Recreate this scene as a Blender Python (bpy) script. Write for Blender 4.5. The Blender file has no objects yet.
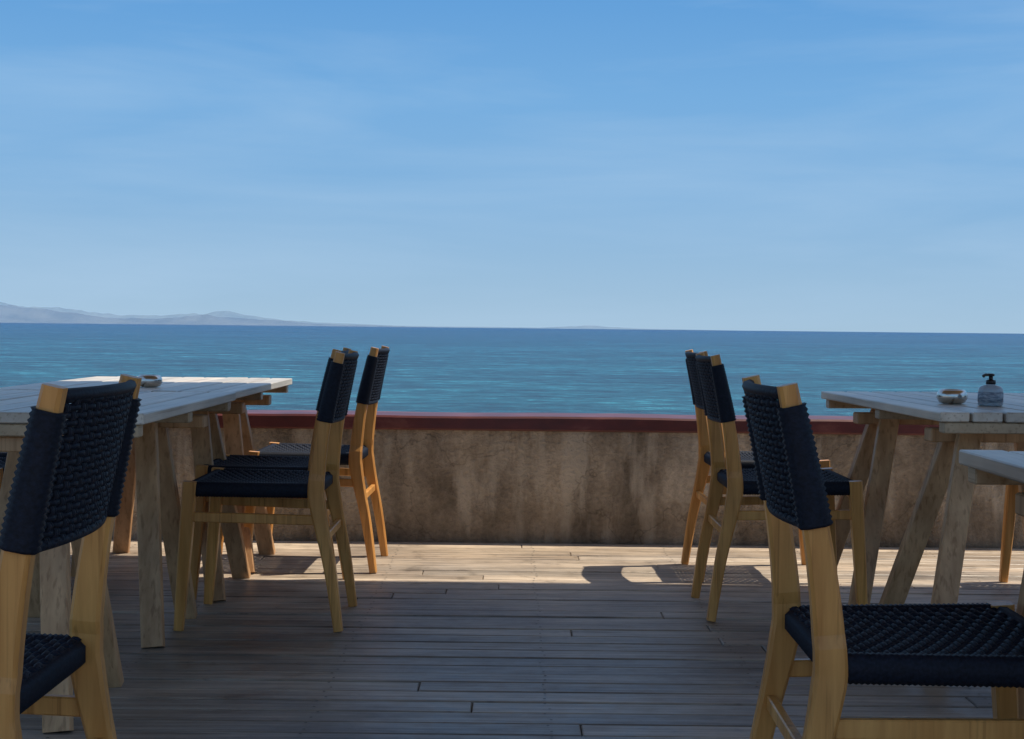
import bpy, bmesh, math, random
from mathutils import Vector, Matrix
random.seed(7)
R=math.radians
C=bpy.context.scene.collection

# ---------------------------------------------------------------- node helpers
def newmat(name):
    m=bpy.data.materials.new(name); m.use_nodes=True
    nt=m.node_tree; b=nt.nodes['Principled BSDF']
    return m,nt,b
def N(nt,typ,**kw):
    n=nt.nodes.new(typ)
    for k,v in kw.items():
        setattr(n,k,v)
    return n
def L(nt,a,b): nt.links.new(a,b)
def ramp(nt,fac,stops):
    r=nt.nodes.new('ShaderNodeValToRGB')
    el=r.color_ramp.elements
    while len(el)<len(stops): el.new(0.5)
    for e,(p,c) in zip(el,stops):
        e.position=p; e.color=(*c,1) if len(c)==3 else c
    L(nt,fac,r.inputs[0]); return r
def coords(nt,scale=(1,1,1),kind='Object'):
    t=nt.nodes.new('ShaderNodeTexCoord'); m=nt.nodes.new('ShaderNodeMapping')
    m.inputs['Scale'].default_value=scale
    L(nt,t.outputs[kind],m.inputs['Vector']); return m.outputs[0]
def noise(nt,vec,scale,detail=4,rough=.55):
    n=N(nt,'ShaderNodeTexNoise'); n.inputs['Scale'].default_value=scale
    n.inputs['Detail'].default_value=detail; n.inputs['Roughness'].default_value=rough
    L(nt,vec,n.inputs['Vector']); return n
def mixc(nt,fac,a,b,mode='MIX'):
    m=nt.nodes.new('ShaderNodeMix'); m.data_type='RGBA'; m.blend_type=mode
    for s,v in ((m.inputs[0],fac),(m.inputs[6],a),(m.inputs[7],b)):
        if hasattr(v,'links'): L(nt,v,s)
        elif isinstance(v,(int,float)): s.default_value=v
        else: s.default_value=(*v,1)
    return m.outputs[2]
def bump(nt,b,h,strength=.3,dist=.01):
    n=N(nt,'ShaderNodeBump'); n.inputs['Strength'].default_value=strength
    n.inputs['Distance'].default_value=dist
    L(nt,h,n.inputs['Height']); L(nt,n.outputs[0],b.inputs['Normal'])

def wood(name,dark,light,stretch,rough=.5,sc=14,attr=False,bs=.25,spec=.4):
    m,nt,b=newmat(name)
    v=coords(nt,stretch)
    n=noise(nt,v,sc,6,.62)
    r=ramp(nt,n.outputs['Fac'],[(.3,dark),(.68,light)])
    n2=noise(nt,coords(nt,(1,1,1)),3.2,3)
    r2=ramp(nt,n2.outputs['Fac'],[(.3,(.78,.78,.79)),(.7,(1.1,1.08,1.05))])
    c=mixc(nt,1.0,r.outputs[0],r2.outputs[0],'MULTIPLY')
    n3=noise(nt,coords(nt,tuple(s*(2.6 if s==1 else .6) for s in stretch)),sc*1.6,3,.5)
    r3=ramp(nt,n3.outputs['Fac'],[(.33,(.66,.60,.54)),(.45,(1,1,1))])
    c=mixc(nt,.8,c,r3.outputs[0],'MULTIPLY')
    if attr:
        a=N(nt,'ShaderNodeAttribute',attribute_name='tint')
        c=mixc(nt,1.0,c,a.outputs['Color'],'MULTIPLY')
    L(nt,c,b.inputs['Base Color'])
    b.inputs['Roughness'].default_value=rough
    b.inputs['Specular IOR Level'].default_value=spec
    bump(nt,b,n.outputs['Fac'],bs,.004)
    return m

M_teak=wood('teak_frame',(.56,.235,.055),(.86,.43,.125),(1,1,.07),.36,26,spec=.35)
M_table=wood('table_slats',(.66,.57,.46),(.86,.78,.67),(1,.06,1),.36,22,attr=True,spec=.5)
M_tleg=wood('table_legs',(.42,.225,.10),(.70,.42,.215),(1,1,.08),.5,22)
# rope
M_rope,nt,b=newmat('navy_rope')
n=noise(nt,coords(nt),160,2)
r=ramp(nt,n.outputs['Fac'],[(.3,(.003,.0045,.010)),(.7,(.010,.014,.028))])
L(nt,r.outputs[0],b.inputs['Base Color']); b.inputs['Roughness'].default_value=.62
b.inputs['Specular IOR Level'].default_value=.25
bump(nt,b,n.outputs['Fac'],.5,.002)
# deck
M_deck,nt,b=newmat('weathered_deck')
v=coords(nt,(.05,1,1)); n=noise(nt,v,40,7,.65)
r=ramp(nt,n.outputs['Fac'],[(.30,(.17,.135,.105)),(.5,(.39,.32,.25)),(.70,(.60,.51,.41))])
n2=noise(nt,coords(nt,(.6,1,1)),1.6,6,.65)
r2=ramp(nt,n2.outputs['Fac'],[(.34,(.55,.55,.58)),(.66,(1.20,1.17,1.12))])
c=mixc(nt,1.0,r.outputs[0],r2.outputs[0],'MULTIPLY')
n5=noise(nt,coords(nt,(1,1,1)),9,6,.7)
r5=ramp(nt,n5.outputs['Fac'],[(.32,(.55,.55,.57)),(.44,(1,1,1))])
c=mixc(nt,.85,c,r5.outputs[0],'MULTIPLY')
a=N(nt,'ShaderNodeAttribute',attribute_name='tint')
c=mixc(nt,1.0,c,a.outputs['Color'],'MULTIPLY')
L(nt,c,b.inputs['Base Color'])
rr=ramp(nt,n5.outputs['Fac'],[(.35,(.30,)*3),(.65,(.52,)*3)]); L(nt,rr.outputs[0],b.inputs['Roughness'])
b.inputs['Specular IOR Level'].default_value=.55
bump(nt,b,n.outputs['Fac'],.6,.004)
M_screw,nt,b=newmat('screw_heads'); b.inputs['Base Color'].default_value=(.09,.08,.07,1); b.inputs['Roughness'].default_value=.6
M_dark,nt,b=newmat('deck_underside'); b.inputs['Base Color'].default_value=(.03,.025,.02,1); b.inputs['Roughness'].default_value=.9
# wall
M_wall,nt,b=newmat('rough_plaster')
v=coords(nt); n1=noise(nt,v,1.6,8,.65); n2=noise(nt,coords(nt,(1,1,.35)),5,6,.6); n3=noise(nt,v,45,4,.7)
r1=ramp(nt,n1.outputs['Fac'],[(.34,(.25,.205,.155)),(.5,(.43,.355,.27)),(.66,(.64,.55,.44))])
r2=ramp(nt,n2.outputs['Fac'],[(.34,(.50,.49,.48)),(.60,(1.10,1.09,1.07))])
c=mixc(nt,1.0,r1.outputs[0],r2.outputs[0],'MULTIPLY')
r3=ramp(nt,n3.outputs['Fac'],[(.3,(.72,)*3),(.7,(1.16,)*3)])
c=mixc(nt,1.0,c,r3.outputs[0],'MULTIPLY')
mpz=N(nt,'ShaderNodeMapping'); mpz.inputs['Rotation'].default_value=(0,R(35),0); mpz.inputs['Scale'].default_value=(1,1,.22)
tcz=N(nt,'ShaderNodeTexCoord'); L(nt,tcz.outputs['Object'],mpz.inputs[0])
n4=noise(nt,mpz.outputs[0],7,6,.6); r4=ramp(nt,n4.outputs['Fac'],[(.52,(0,0,0)),(.64,(.65,)*3)])
c=mixc(nt,r4.outputs[0],c,(.64,.56,.45))
vd=N(nt,'ShaderNodeTexVoronoi',feature='DISTANCE_TO_EDGE'); vd.inputs['Scale'].default_value=1.3
nd=noise(nt,v,3,5); vm=N(nt,'ShaderNodeVectorMath',operation='ADD'); vs=N(nt,'ShaderNodeVectorMath',operation='SCALE'); vs.inputs['Scale'].default_value=.8
L(nt,nd.outputs['Color'],vs.inputs[0]); L(nt,v,vm.inputs[0]); L(nt,vs.outputs[0],vm.inputs[1]); L(nt,vm.outputs[0],vd.inputs['Vector'])
rc=ramp(nt,vd.outputs['Distance'],[(.0,(.5,)*3),(.010,(1,)*3)])
c=mixc(nt,.7,c,rc.outputs[0],'MULTIPLY')
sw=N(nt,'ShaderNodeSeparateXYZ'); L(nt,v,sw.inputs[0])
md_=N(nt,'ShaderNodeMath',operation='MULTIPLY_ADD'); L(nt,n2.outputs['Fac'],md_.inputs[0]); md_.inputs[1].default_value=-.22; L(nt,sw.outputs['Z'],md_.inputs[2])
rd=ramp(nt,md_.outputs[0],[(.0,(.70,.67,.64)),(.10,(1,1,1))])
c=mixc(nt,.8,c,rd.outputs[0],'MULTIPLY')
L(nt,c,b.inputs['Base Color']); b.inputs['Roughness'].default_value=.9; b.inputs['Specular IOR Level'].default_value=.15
ma=N(nt,'ShaderNodeMath',operation='ADD'); L(nt,n2.outputs['Fac'],ma.inputs[0]); L(nt,n3.outputs['Fac'],ma.inputs[1])
mb=N(nt,'ShaderNodeMath',operation='ADD'); L(nt,ma.outputs[0],mb.inputs[0]); L(nt,n4.outputs['Fac'],mb.inputs[1])
bump(nt,b,mb.outputs[0],.9,.025)
# cap
M_cap,nt,b=newmat('red_painted_coping')
v=coords(nt,(.5,1,1)); n1=noise(nt,v,7,7,.7)
r1=ramp(nt,n1.outputs['Fac'],[(.3,(.055,.011,.009)),(.55,(.115,.020,.017)),(.70,(.20,.065,.05)),(.8,(.30,.16,.12))])
L(nt,r1.outputs[0],b.inputs['Base Color']); b.inputs['Roughness'].default_value=.4
bump(nt,b,n1.outputs['Fac'],.25,.006)
M_roof=wood('roof_boards',(.34,.26,.17),(.52,.42,.30),(1,.06,1),.6,14)

# ---------------------------------------------------------------- mesh helpers
def finish(bm,name,mats,loc=(0,0,0),rot=0):
    bmesh.ops.recalc_face_normals(bm,faces=bm.faces)
    me=bpy.data.meshes.new(name); bm.to_mesh(me); bm.free()
    for m in mats: me.materials.append(m)
    o=bpy.data.objects.new(name,me); C.objects.link(o)
    o.location=loc; o.rotation_euler=(0,0,rot)
    return o
def ring_faces(bm,rings,mat,smooth,close=True):
    n=len(rings[0])
    for a,b in zip(rings[:-1],rings[1:]):
        for i in range(n):
            f=bm.faces.new((a[i],a[(i+1)%n],b[(i+1)%n],b[i])); f.material_index=mat; f.smooth=smooth
    if close:
        for rg in (rings[0],rings[-1]):
            f=bm.faces.new(rg); f.material_index=mat
def sweep(bm,pts,hu,hv,udir,mat=0,ch=.25,smooth=False):
    """rounded-rectangular section swept along pts. hu/hv half sizes (number or list)"""
    rings=[]; n=len(pts); pts=[Vector(p) for p in pts]; U0=Vector(udir).normalized()
    for i,p in enumerate(pts):
        t=(pts[min(i+1,n-1)]-pts[max(i-1,0)]).normalized()
        u=(U0-t*U0.dot(t)).normalized(); v=t.cross(u)
        a=hu[i] if isinstance(hu,(list,tuple)) else hu
        b=hv[i] if isinstance(hv,(list,tuple)) else hv
        c=min(a,b)*ch
        sec=[(a-c,b),(a,b-c),(a,-b+c),(a-c,-b),(-a+c,-b),(-a,-b+c),(-a,b-c),(-a+c,b)]
        rings.append([bm.verts.new(p+u*x+v*y) for x,y in sec])
    ring_faces(bm,rings,mat,smooth)
def tube(bm,pts,r,mat=0,sides=6,up=(0,0,1)):
    rings=[]; n=len(pts); pts=[Vector(p) for p in pts]; U0=Vector(up)
    for i,p in enumerate(pts):
        t=(pts[min(i+1,n-1)]-pts[max(i-1,0)]).normalized()
        u=(U0-t*U0.dot(t)).normalized(); v=t.cross(u)
        rings.append([bm.verts.new(p+(u*math.cos(2*math.pi*k/sides)+v*math.sin(2*math.pi*k/sides))*r) for k in range(sides)])
    ring_faces(bm,rings,mat,True)
def box(bm,x0,x1,y0,y1,z0,z1,mat=0,bev=0):
    vs=[bm.verts.new((x,y,z)) for z in (z0,z1) for x,y in ((x0,y0),(x1,y0),(x1,y1),(x0,y1))]
    fs=[(0,1,2,3),(4,5,6,7),(0,1,5,4),(1,2,6,5),(2,3,7,6),(3,0,4,7)]
    out=[bm.faces.new([vs[i] for i in f]) for f in fs]
    for f in out: f.material_index=mat
    if bev:
        es=list({e for f in out for e in f.edges})
        r=bmesh.ops.bevel(bm,geom=es,offset=bev,segments=1,affect='EDGES')
        for f in r['faces']: f.material_index=mat
    return out
def lathe(bm,prof,mat=0,seg=28,cx=0,cy=0):
    rings=[[bm.verts.new((cx+r*math.cos(2*math.pi*k/seg),cy+r*math.sin(2*math.pi*k/seg),z)) for k in range(seg)] for r,z in prof]
    ring_faces(bm,rings,mat,True)
def interp(tab,z):
    for (z0,x0),(z1,x1) in zip(tab[:-1],tab[1:]):
        if z<=z1:
            t=(z-z0)/(z1-z0); return x0+(x1-x0)*t
    return tab[-1][1]
def catmull(pts,n):
    out=[]; P=[pts[0]]+list(pts)+[pts[-1]]
    for i in range(1,len(P)-2):
        for k in range(n):
            t=k/n; p0,p1,p2,p3=[Vector(q) for q in P[i-1:i+3]]
            out.append(.5*((2*p1)+(-p0+p2)*t+(2*p0-5*p1+4*p2-p3)*t*t+(-p0+3*p1-3*p2+p3)*t**3))
    out.append(Vector(pts[-1])); return out

# ---------------------------------------------------------------- dining chair (faces +x, origin under rear seat joint)
ZB=.688
def build_chair():
    bm=bmesh.new()
    prof=catmull([(-.075,0,0),(-.045,.0,.2),(-.004,0,.40),(.002,0,.49),(-.022,0,.68),(-.072,0,.912)],7)
    zt=[(p.z,p.x) for p in prof]
    def sx(z): return interp(zt,z)
    hr=.212
    def depth(z):
        return interp([(0,.015),(.3,.021),(.43,.027),(.55,.024),(.912,.015)],z)
    for s in (-1,1):
        pts=[Vector((p.x,s*(hr-(.006 if p.z>.5 else 0)+(.012*(1-p.z/.45) if p.z<.45 else 0)),p.z)) for p in prof]
        sweep(bm,pts,[.0165]*len(pts),[depth(p.z) for p in pts],(0,1,0),0,.35)
        z=ZB-.003; ctr=[]; us=[]; vs_=[]; i=0
        while z<.882:
            grow=.0075 if i%2 else .0045
            ctr.append((sx(z),s*(hr-.006),z)); us.append(.0165+grow); vs_.append(depth(z)+grow)
            z+=.0045; i+=1
        sweep(bm,ctr,us,vs_,(0,1,0),1,.55,True)
        fl=[Vector((.445-.035*t,s*(.238-.004*t),.487*t)) for t in [0,.25,.5,.75,1]]
        sweep(bm,fl,[.014,.017,.019,.0205,.021],[.015,.018,.020,.0215,.022],(0,1,0),0,.25)
        sweep(bm,[(sx(.365)+.01,s*.214,.362),(.42,s*.236,.372)],.009,.016,(0,1,0),0,.3)
        n=80; P=[];U=[];V=[]
        for k in range(n+1):
            t=k/n; g=.002 if k%2 else 0
            P.append((.022+(.392-.022)*t,s*(.204+.027*t),.458+.004*t)); U.append(.0155+g); V.append(.023+g)
        sweep(bm,P,U,V,(0,1,0),1,.55,True)
    sweep(bm,[(sx(.30),-.212,.300),(sx(.30),.212,.300)],.014,.009,(0,0,1),0,.3)
    sweep(bm,[(.405,-.22,.44),(.405,.22,.44)],.012,.010,(0,0,1),0,.3)
    for x,w,z in ((.408,.215,.463),(.012,.190,.456)):
        n=84; P=[];U=[];V=[]
        for k in range(n+1):
            t=k/n*2-1; g=.002 if k%2 else 0
            P.append((x,w*t,z)); U.append(.020+g); V.append(.014+g)
        sweep(bm,P,U,V,(0,0,1),1,.55,True)
    # woven seat
    px=.0145; py=.0285; a=.0040
    def zs(x,y): 
        return .475-.012*max(0,math.sin(math.pi*min(1,max(0,(x-.01)/.4))))*max(0,1-(y/.22)**2)
    nx=27
    for i in range(nx):
        x=.016+i*px
        if x>.402: break
        hw=.200+.027*(x/.4)
        m=int(2*hw/.0095); pts=[]
        for k in range(m+1):
            y=-hw+2*hw*k/m
            pts.append((x,y,zs(x,y)+a*(-1)**i*math.cos(math.pi*y/py)))
        tube(bm,pts,.0054,1,6)
    for j in range(-7,8):
        for off in (-.0058,.0058):
            pts=[]; m=84
            for k in range(m+1):
                x=.008+.400*k/m
                y=(j*py+off)*(1+.11*(x/.4))
                pts.append((x,y,zs(x,y)-a*(-1)**j*math.cos(math.pi*(x-.016)/px)))
            if abs(j*py)<.205: tube(bm,pts,.0049,1,6)
    # woven back
    pyb=.0245; nz=19; pz=(.893-ZB-.003)/(nz-1)
    def bowx(y): return -.030*(1-(y/hr)**2)
    ab=.0034
    for i in range(nz):
        z=ZB+.003+i*pz; hw=.206
        pts=[]; m=46
        for k in range(m+1):
            y=-hw+2*hw*k/m
            zz=z-.004*(1-(y/hr)**2)
            fade=min(1,(hw-abs(y))/.03)
            pts.append((sx(z)+bowx(y)+ab*fade*(-1)**i*math.cos(math.pi*y/pyb),y,zz))
        tube(bm,pts,.0051,1,6,(0,0,1))
    for j in range(-7,8):
        y=j*pyb
        if abs(y)>.185: continue
        for off in (-.0046,.0046):
            pts=[]; m=44
            for k in range(m+1):
                z=ZB-.002+(.900-ZB+.002)*k/m
                pts.append((sx(z)+bowx(y)-ab*(-1)**j*math.cos(math.pi*(z-ZB-.003)/pz),y+off,z-.004))
            tube(bm,pts,.0042,1,6,(0,1,0))
    for z,r in ((.900,.0095),(ZB-.002,.0085)):
        pts=[(sx(z)+bowx(-.2+.4*k/20),-.2+.4*k/20,z-.002) for k in range(21)]
        tube(bm,pts,r,1,8)
    return finish(bm,'dining_chair',[M_teak,M_rope])
chair0=build_chair()
CH_ME=chair0.data
def put_chair(x,y,rot):
    global chair0
    if chair0 is not None: o=chair0; chair0=None
    else:
        o=bpy.data.objects.new('dining_chair',CH_ME); C.objects.link(o)
    o.location=(x,y,0.002); o.rotation_euler=(0,0,R(rot)); return o
put_chair(.515,2.60,-1)
put_chair(-.698,2.26,180)
put_chair(-.634,5.11,180)
put_chair(-.715,5.68,181)
put_chair(-.625,6.29,179)
put_chair(.768,5.355,0)
put_chair(.825,6.16,1)
put_chair(-2.22,5.45,2)
put_chair(-2.20,6.15,-3)
put_chair(2.42,5.75,178)
put_chair(2.40,4.9,183)

# ---------------------------------------------------------------- trestle tables
def tint_layer(bm): return bm.loops.layers.float_color.new('tint')
def build_table(cx,cy,w,l,zt,tr,rot=0,splay=.27,itop=.15,ifoot=0.0):
    bm=bmesh.new(); tl=tint_layer(bm)
    ns=round(w/.092); sw=w/ns
    for i in range(ns):
        x0=-w/2+i*sw; g=random.uniform(.72,1.08); e=random.uniform(-.003,.003); q=random.uniform(-.03,.03)
        before=set(bm.faces)
        box(bm,x0+.0045,x0+sw-.0045,-l/2+e,l/2+e,zt-.028,zt+random.uniform(-.0015,.0015),0,.003)
        for f in bm.faces:
            if f not in before:
                for lp in f.loops: lp[tl]=(g*(1+q),g*.99,g*(.975-q),1)
    done=set(bm.faces)
    for y in (-l/2+.035,l/2-.035,0): box(bm,-w/2+.02,w/2-.02,y-.025,y+.025,zt-.062,zt-.030,0,.003)
    for f in bm.faces:
        if f not in done:
            for lp in f.loops: lp[tl]=(.66,.54,.40,1)
    for ty in tr:
        box(bm,-w/2+.06,w/2-.06,ty-.035,ty+.035,zt-.105,zt-.064,1,.004)
        for s in (-1,1):
            for q in (-1,1):
                top=Vector((s*(w/2-itop),ty+q*.058,zt-.064)); ft=Vector((s*(w/2-ifoot),ty+q*splay,0))
                sweep(bm,[ft,top],.034,.018,(1,0,0),1,.15)
    return finish(bm,'trestle_table',[M_table,M_tleg],(cx,cy,0.002),rot)
ZT=.77
build_table(-.95-.43,5.82,.86,1.40,ZT,(-.17,.45),0,.26,.22,.11)
build_table(-.93-.43,4.44,.86,1.27,ZT,(-.56,.41),0,.24,.24,.17)
build_table(1.20+.43,5.02,.86,1.42,ZT,(-.42,.42),R(2),.28,.17,.0)
build_table(.868+.43,2.26,.86,1.32,ZT,(-.40,.46),0,.22,.15,.10)

# ---------------------------------------------------------------- small things on the tables
M_steel,nt,b=newmat('brushed_steel'); b.inputs['Metallic'].default_value=1; b.inputs['Roughness'].default_value=.22; b.inputs['Base Color'].default_value=(.66,.62,.56,1)
M_hole,nt,b=newmat('ash'); b.inputs['Base Color'].default_value=(.04,.035,.03,1)
def ashtray(x,y,s=1):
    bm=bmesh.new()
    lathe(bm,[(.028*s,0),(.040*s,.004*s),(.048*s,.018*s),(.047*s,.032*s),(.041*s,.043*s),(.036*s,.046*s),(.034*s,.043*s),(.034*s,.022*s),(.001,.020*s)],0,32)
    lathe(bm,[(.024*s,.0225*s),(.020*s,.026*s),(.001,.027*s)],1,20)
    return finish(bm,'ashtray',[M_steel,M_hole],(x,y,ZT+.003))
ashtray(1.41,4.80,1.0); ashtray(-1.31,5.42,.95)
M_gel,nt,b=newmat('clear_plastic'); b.inputs['Base Color'].default_value=(.62,.72,.80,1); b.inputs['Roughness'].default_value=.12; b.inputs['Transmission Weight'].default_value=.5
M_black,nt,b=newmat('black_plastic'); b.inputs['Base Color'].default_value=(.012,.012,.014,1); b.inputs['Roughness'].default_value=.35
M_label,nt,b=newmat('label'); 
n=noise(nt,coords(nt,(1,1,3)),60,2); r=ramp(nt,n.outputs['Fac'],[(.40,(.16,.20,.26)),(.60,(.34,.40,.46))]); L(nt,r.outputs[0],b.inputs['Base Color'])
bm=bmesh.new()
lathe(bm,[(.034,0),(.038,.004),(.038,.050),(.033,.060),(.014,.066),(.013,.070)],0,28)
lathe(bm,[(.0386,.012),(.0386,.044)],2,28)
lathe(bm,[(.015,.068),(.015,.080),(.007,.082),(.006,.092),(.011,.093),(.011,.100),(.002,.101)],1,20)
sweep(bm,[(0,0,.0965),(-.020,-.006,.0965),(-.027,-.008,.092)],.0045,.004,(0,0,1),1,.3)
finish(bm,'sanitizer_bottle',[M_gel,M_black,M_label],(1.495,4.68,ZT+.003))

# ---------------------------------------------------------------- deck
bm=bmesh.new(); tl=tint_layer(bm)
pitch=.108; y=-4.0
while y<6.93:
    y1=min(y+pitch-.008,6.945)
    x=-8+random.uniform(-1.5,0)
    # sunlight painted into board tint: brighter, warmer rows by the wall, darker shaded foreground
    sun_t=min(1,max(0,(y-4.9)/1.3)); sun_gain=.84+.52*sun_t
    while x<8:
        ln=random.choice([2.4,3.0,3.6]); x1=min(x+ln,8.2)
        g=sun_gain*random.uniform(.76,1.18); w=random.uniform(-.03,.03)+.05*sun_t-.02
        dz=random.uniform(-.0018,.0018)
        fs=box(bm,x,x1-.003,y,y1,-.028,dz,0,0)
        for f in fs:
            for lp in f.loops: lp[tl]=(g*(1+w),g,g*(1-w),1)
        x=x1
    y+=pitch
deck=finish(bm,'wooden_deck',[M_deck,M_screw])
md=deck.modifiers.new('b','BEVEL'); md.width=.003; md.segments=1; md.limit_method='ANGLE'
bm=bmesh.new()
y=-4.0
while y<6.9:
    if y>3.2:
        for jx in [k*.6+.1 for k in range(-6,7)]:
            for dy in (.022,.080):
                cx=jx+random.uniform(-.010,.010); cy=y+dy+random.uniform(-.004,.004)
                vs=[bm.verts.new((cx+.0042*math.cos(a*math.pi/4),cy+.0042*math.sin(a*math.pi/4),.0026)) for a in range(8)]
                bm.faces.new(vs)
    y+=pitch
scr=finish(bm,'screws',[M_screw]); scr.parent=deck
bm=bmesh.new(); box(bm,-8.2,8.2,-4.2,6.94,-.30,-.034); o=finish(bm,'deck_substructure',[M_dark]); o.parent=deck

# ---------------------------------------------------------------- parapet wall
bm=bmesh.new()
xs=[-8.2+i*.1 for i in range(165)]
def wv(x,z): return .004*math.sin(x*3.1+z*7)+.003*math.sin(x*7.7-z*11)
g=[[bm.verts.new((x,6.955+wv(x,z),z)) for x in xs] for z in [-.3,0,.1,.2,.3,.4,.5,.522]]
for a,b_ in zip(g[:-1],g[1:]):
    for i in range(len(xs)-1):
        f=bm.faces.new((a[i],a[i+1],b_[i+1],b_[i])); f.smooth=True
box(bm,-8.2,8.2,6.985,7.20,-5.2,.5215)
wall=finish(bm,'parapet_wall',[M_wall])
bm=bmesh.new()
# slightly uneven hand-finished coping
pr=[(6.928,.524),(6.925,.532),(6.925,.582),(6.932,.591),(7.228,.592),(7.235,.584),(7.235,.524)]
rings=[]
for i in range(165):
    x=-8.2+i*.1; d=.0018*math.sin(x*5.3)+random.uniform(-.0012,.0012)
    rings.append([bm.verts.new((x,yy+(d if yy<7 else 0),zz+(d*.8 if zz>.56 else 0))) for yy,zz in pr])
ring_faces(bm,rings,0,False)
cap=finish(bm,'coping',[M_cap]); cap.parent=wall

# ---------------------------------------------------------------- awning roof of the terrace (above the picture; it throws the deck's shade)
SX,SY=.47,.10
ZR=3.0; YE=5.87+ZR*SY
bm=bmesh.new()
XA,XB,YA=-3.0,4.6,1.1
box(bm,XA,XB,YA,YE,ZR,ZR+.05)
x=XA+.1
while x<XB-.1:
    box(bm,x,x+.06,YA+.05,YE-.02,ZR-.12,ZR-.003); x+=.9
roof=finish(bm,'terrace_roof',[M_roof])
bm=bmesh.new()
for px_ in (XA+.15,XB-.15):
    for py_ in (YA+.2,YE-.3): box(bm,px_-.06,px_+.06,py_-.06,py_+.06,.003,ZR-.122,0,.006)
p=finish(bm,'posts',[M_roof]); p.parent=roof

# ---------------------------------------------------------------- shore, sea, hills
M_sand,nt,b=newmat('shore_sand'); n=noise(nt,coords(nt),.5,6); r=ramp(nt,n.outputs['Fac'],[(.3,(.25,.2,.14)),(.7,(.42,.35,.26))]); L(nt,r.outputs[0],b.inputs['Base Color']); b.inputs['Roughness'].default_value=.95
bm=bmesh.new()
vs=[bm.verts.new(v) for v in ((-400,-400,-4.6),(400,-400,-4.6),(400,8,-4.6),(400,22,-5.4),(-400,22,-5.4),(-400,8,-4.6))]
bm.faces.new((vs[0],vs[1],vs[2],vs[5])); bm.faces.new((vs[5],vs[2],vs[3],vs[4]))
finish(bm,'beach_ground',[M_sand])

M_sea,nt,b=newmat('sea_water')
geo=N(nt,'ShaderNodeNewGeometry')
sep=N(nt,'ShaderNodeSeparateXYZ'); L(nt,geo.outputs['Position'],sep.inputs[0])
lg=N(nt,'ShaderNodeMath',operation='LOGARITHM'); L(nt,sep.outputs['Y'],lg.inputs[0]); lg.inputs[1].default_value=10
mr=N(nt,'ShaderNodeMapRange'); L(nt,lg.outputs[0],mr.inputs[0]); mr.inputs[1].default_value=1.8; mr.inputs[2].default_value=4.0
depthc=ramp(nt,mr.outputs[0],[(.0,(.020,.165,.225)),(.25,(.013,.125,.205)),(.5,(.007,.075,.165)),(1,(.006,.045,.135))])
def wmap(rot,sx_):
    mp=N(nt,'ShaderNodeMapping'); mp.inputs['Rotation'].default_value=(0,0,R(rot)); mp.inputs['Scale'].default_value=(sx_,1,1); L(nt,geo.outputs['Position'],mp.inputs[0]); return mp.outputs[0]
w1=noise(nt,wmap(12,.8),.55,9,.75); wb=noise(nt,wmap(-8,.5),.16,8,.72); w2=noise(nt,wmap(6,.4),.03,7,.68); w3=noise(nt,wmap(0,.4),.004,6,.6)
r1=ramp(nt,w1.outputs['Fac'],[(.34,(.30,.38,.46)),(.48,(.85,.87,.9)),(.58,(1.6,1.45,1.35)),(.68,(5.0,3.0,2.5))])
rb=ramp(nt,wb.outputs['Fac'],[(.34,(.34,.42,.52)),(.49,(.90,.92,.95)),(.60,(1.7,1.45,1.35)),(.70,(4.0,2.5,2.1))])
r2=ramp(nt,w2.outputs['Fac'],[(.34,(.58,.66,.73)),(.66,(1.45,1.34,1.26))])
r3=ramp(nt,w3.outputs['Fac'],[(.34,(.76,.82,.87)),(.66,(1.26,1.18,1.13))])
c=depthc.outputs[0]
for q in (r1,rb,r2,r3): c=mixc(nt,1.0,c,q.outputs[0],'MULTIPLY')
L(nt,c,b.inputs['Base Color']); b.inputs['Roughness'].default_value=.25; b.inputs['IOR'].default_value=1.33; b.inputs['Specular IOR Level'].default_value=.28
mh=N(nt,'ShaderNodeMath',operation='MULTIPLY_ADD'); L(nt,wb.outputs['Fac'],mh.inputs[0]); mh.inputs[1].default_value=2.5; L(nt,w1.outputs['Fac'],mh.inputs[2])
bump(nt,b,mh.outputs[0],1.0,1.3)
bm=bmesh.new(); D=70000
vs=[bm.verts.new(v) for v in ((-D,12,-5),(D,12,-5),(D,D,-5),(-D,D,-5))]; bm.faces.new(vs)
finish(bm,'sea',[M_sea])

M_hill,nt,b=newmat('hazy_hills')
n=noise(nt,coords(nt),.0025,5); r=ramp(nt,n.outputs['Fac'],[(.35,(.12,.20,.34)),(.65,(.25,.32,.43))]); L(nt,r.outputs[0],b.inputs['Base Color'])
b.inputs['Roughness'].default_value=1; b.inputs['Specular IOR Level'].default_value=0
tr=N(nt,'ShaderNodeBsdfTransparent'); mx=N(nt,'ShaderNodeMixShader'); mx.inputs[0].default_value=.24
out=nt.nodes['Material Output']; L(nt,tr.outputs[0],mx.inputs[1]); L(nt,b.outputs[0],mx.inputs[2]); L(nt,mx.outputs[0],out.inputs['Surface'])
def ridge(name,Y,knots,jit,seed,step):
    random.seed(seed)
    bm=bmesh.new(); fr=[];tp=[];bk=[]
    ph=[random.uniform(0,6) for _ in range(8)]
    x=knots[0][0]
    while x<=knots[-1][0]:
        h=interp(knots,x); 
        h*=1+jit*sum(math.sin(x/(300/(k+1))+ph[k])/(1.2+.5*k) for k in range(8))
        h=max(h,0)
        fr.append(bm.verts.new((x,Y-h*4-50,-6))); tp.append(bm.verts.new((x,Y+random.uniform(-60,60),h-5))); bk.append(bm.verts.new((x,Y+h*4+50,-6)))
        x+=step
    for i in range(len(fr)-1):
        bm.faces.new((fr[i],fr[i+1],tp[i+1],tp[i])); bm.faces.new((tp[i],tp[i+1],bk[i+1],bk[i]))
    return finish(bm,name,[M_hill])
Y0=20000; k=Y0/1500
def kn(l): return [((px-512)*k,(h)*k) for px,h in l]
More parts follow.
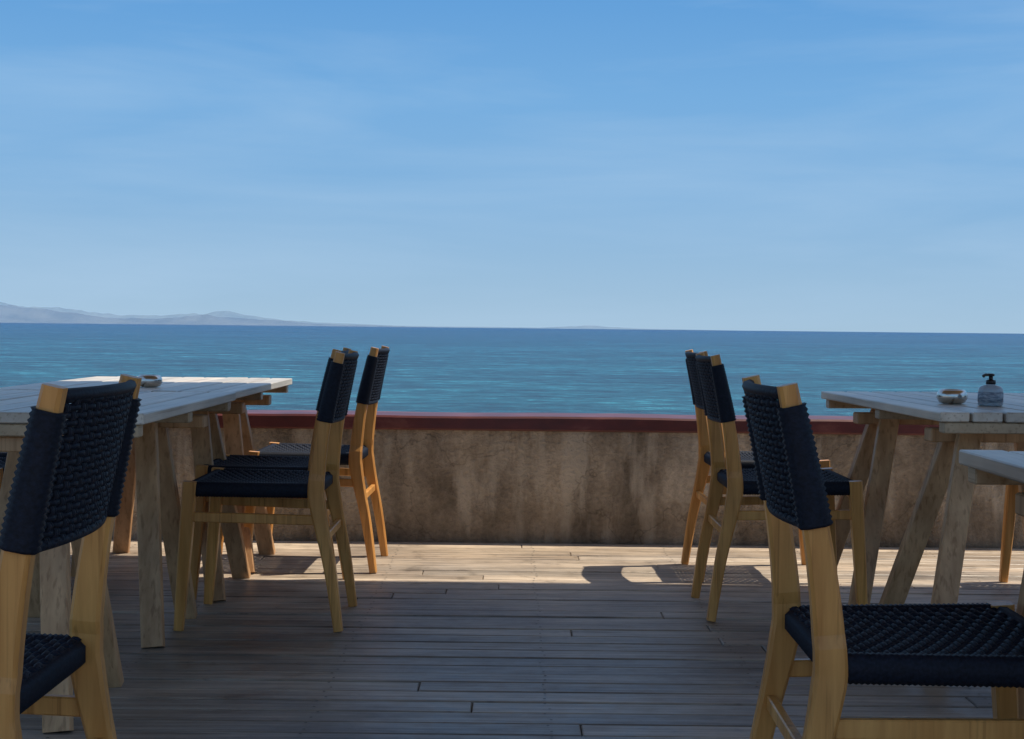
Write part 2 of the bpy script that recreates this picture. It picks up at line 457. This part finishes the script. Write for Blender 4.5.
ridge('distant_hills',Y0,kn([(-500,14),(-200,26),(-60,24),(0,21),(35,16),(60,12),(90,8),(115,6),(150,6),(180,8),(205,11),(228,14),(250,10),(280,6),(310,3),(340,2),(430,.6),(440,0)]),.05,3,40)
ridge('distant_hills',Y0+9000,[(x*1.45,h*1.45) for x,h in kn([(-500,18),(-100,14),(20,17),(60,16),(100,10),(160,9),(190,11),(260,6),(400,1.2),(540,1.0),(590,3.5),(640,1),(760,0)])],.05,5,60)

# ---------------------------------------------------------------- light
S=Vector((SX,SY,1)).normalized()
el=math.asin(S.z); az=math.atan2(S.x,S.y)
sl=bpy.data.lights.new('sun','SUN'); sl.energy=5.0; sl.angle=R(.5); sl.color=(1,.92,.77)
so=bpy.data.objects.new('sun',sl); C.objects.link(so); so.rotation_euler=S.to_track_quat('Z','Y').to_euler(); so.location=(5,5,10)
w=bpy.data.worlds.new('World'); bpy.context.scene.world=w; w.use_nodes=True; nt=w.node_tree
bg=nt.nodes['Background']
ST=.15
sky=N(nt,'ShaderNodeTexSky',sky_type='NISHITA'); sky.sun_disc=False; sky.sun_elevation=el; sky.sun_rotation=az
sky.air_density=1.0; sky.dust_density=.6; sky.ozone_density=2.0
tc=N(nt,'ShaderNodeTexCoord'); sp=N(nt,'ShaderNodeSeparateXYZ'); L(nt,tc.outputs['Generated'],sp.inputs[0])
def sc(c): return tuple(v/ST for v in c)
# low hazy band of the sky (elevations up to ~15 degrees), blending into the Nishita sky above
hz=ramp(nt,sp.outputs['Z'],[(0,sc((.38,.55,.71))),(.035,sc((.325,.515,.715))),(.09,sc((.235,.455,.725))),(.15,sc((.185,.42,.735))),(.21,sc((.130,.355,.70))),(.5,sc((.11,.30,.64)))])
fb=N(nt,'ShaderNodeMapRange'); L(nt,sp.outputs['Z'],fb.inputs[0]); fb.inputs[1].default_value=.22; fb.inputs[2].default_value=.5
base=mixc(nt,fb.outputs[0],hz.outputs[0],sky.outputs[0])
mp=N(nt,'ShaderNodeMapping'); mp.inputs['Scale'].default_value=(1.1,1.1,8); mp.inputs['Rotation'].default_value=(0,R(-5),0); L(nt,tc.outputs['Generated'],mp.inputs[0])
cn=noise(nt,mp.outputs[0],2.3,8,.55); cn.inputs['Distortion'].default_value=.4
cr=ramp(nt,cn.outputs['Fac'],[(.42,(0,0,0)),(.75,(.42,)*3)])
c=mixc(nt,cr.outputs[0],base,sc((.44,.62,.82)))
L(nt,c,bg.inputs[0]); bg.inputs[1].default_value=ST

cam=bpy.data.cameras.new('cam'); cam.lens=1500/1024*36; cam.sensor_width=36; cam.clip_end=200000; cam.clip_start=.05
co=bpy.data.objects.new('camera',cam); C.objects.link(co)
co.matrix_world=Matrix.Translation((0,0,1.0))@Matrix.Rotation(R(90-1.585),4,'X')@Matrix.Rotation(R(.615),4,'Z')
bpy.context.scene.camera=co
vs_=bpy.context.scene.view_settings; vs_.view_transform='Standard'; vs_.look='None'; vs_.exposure=0
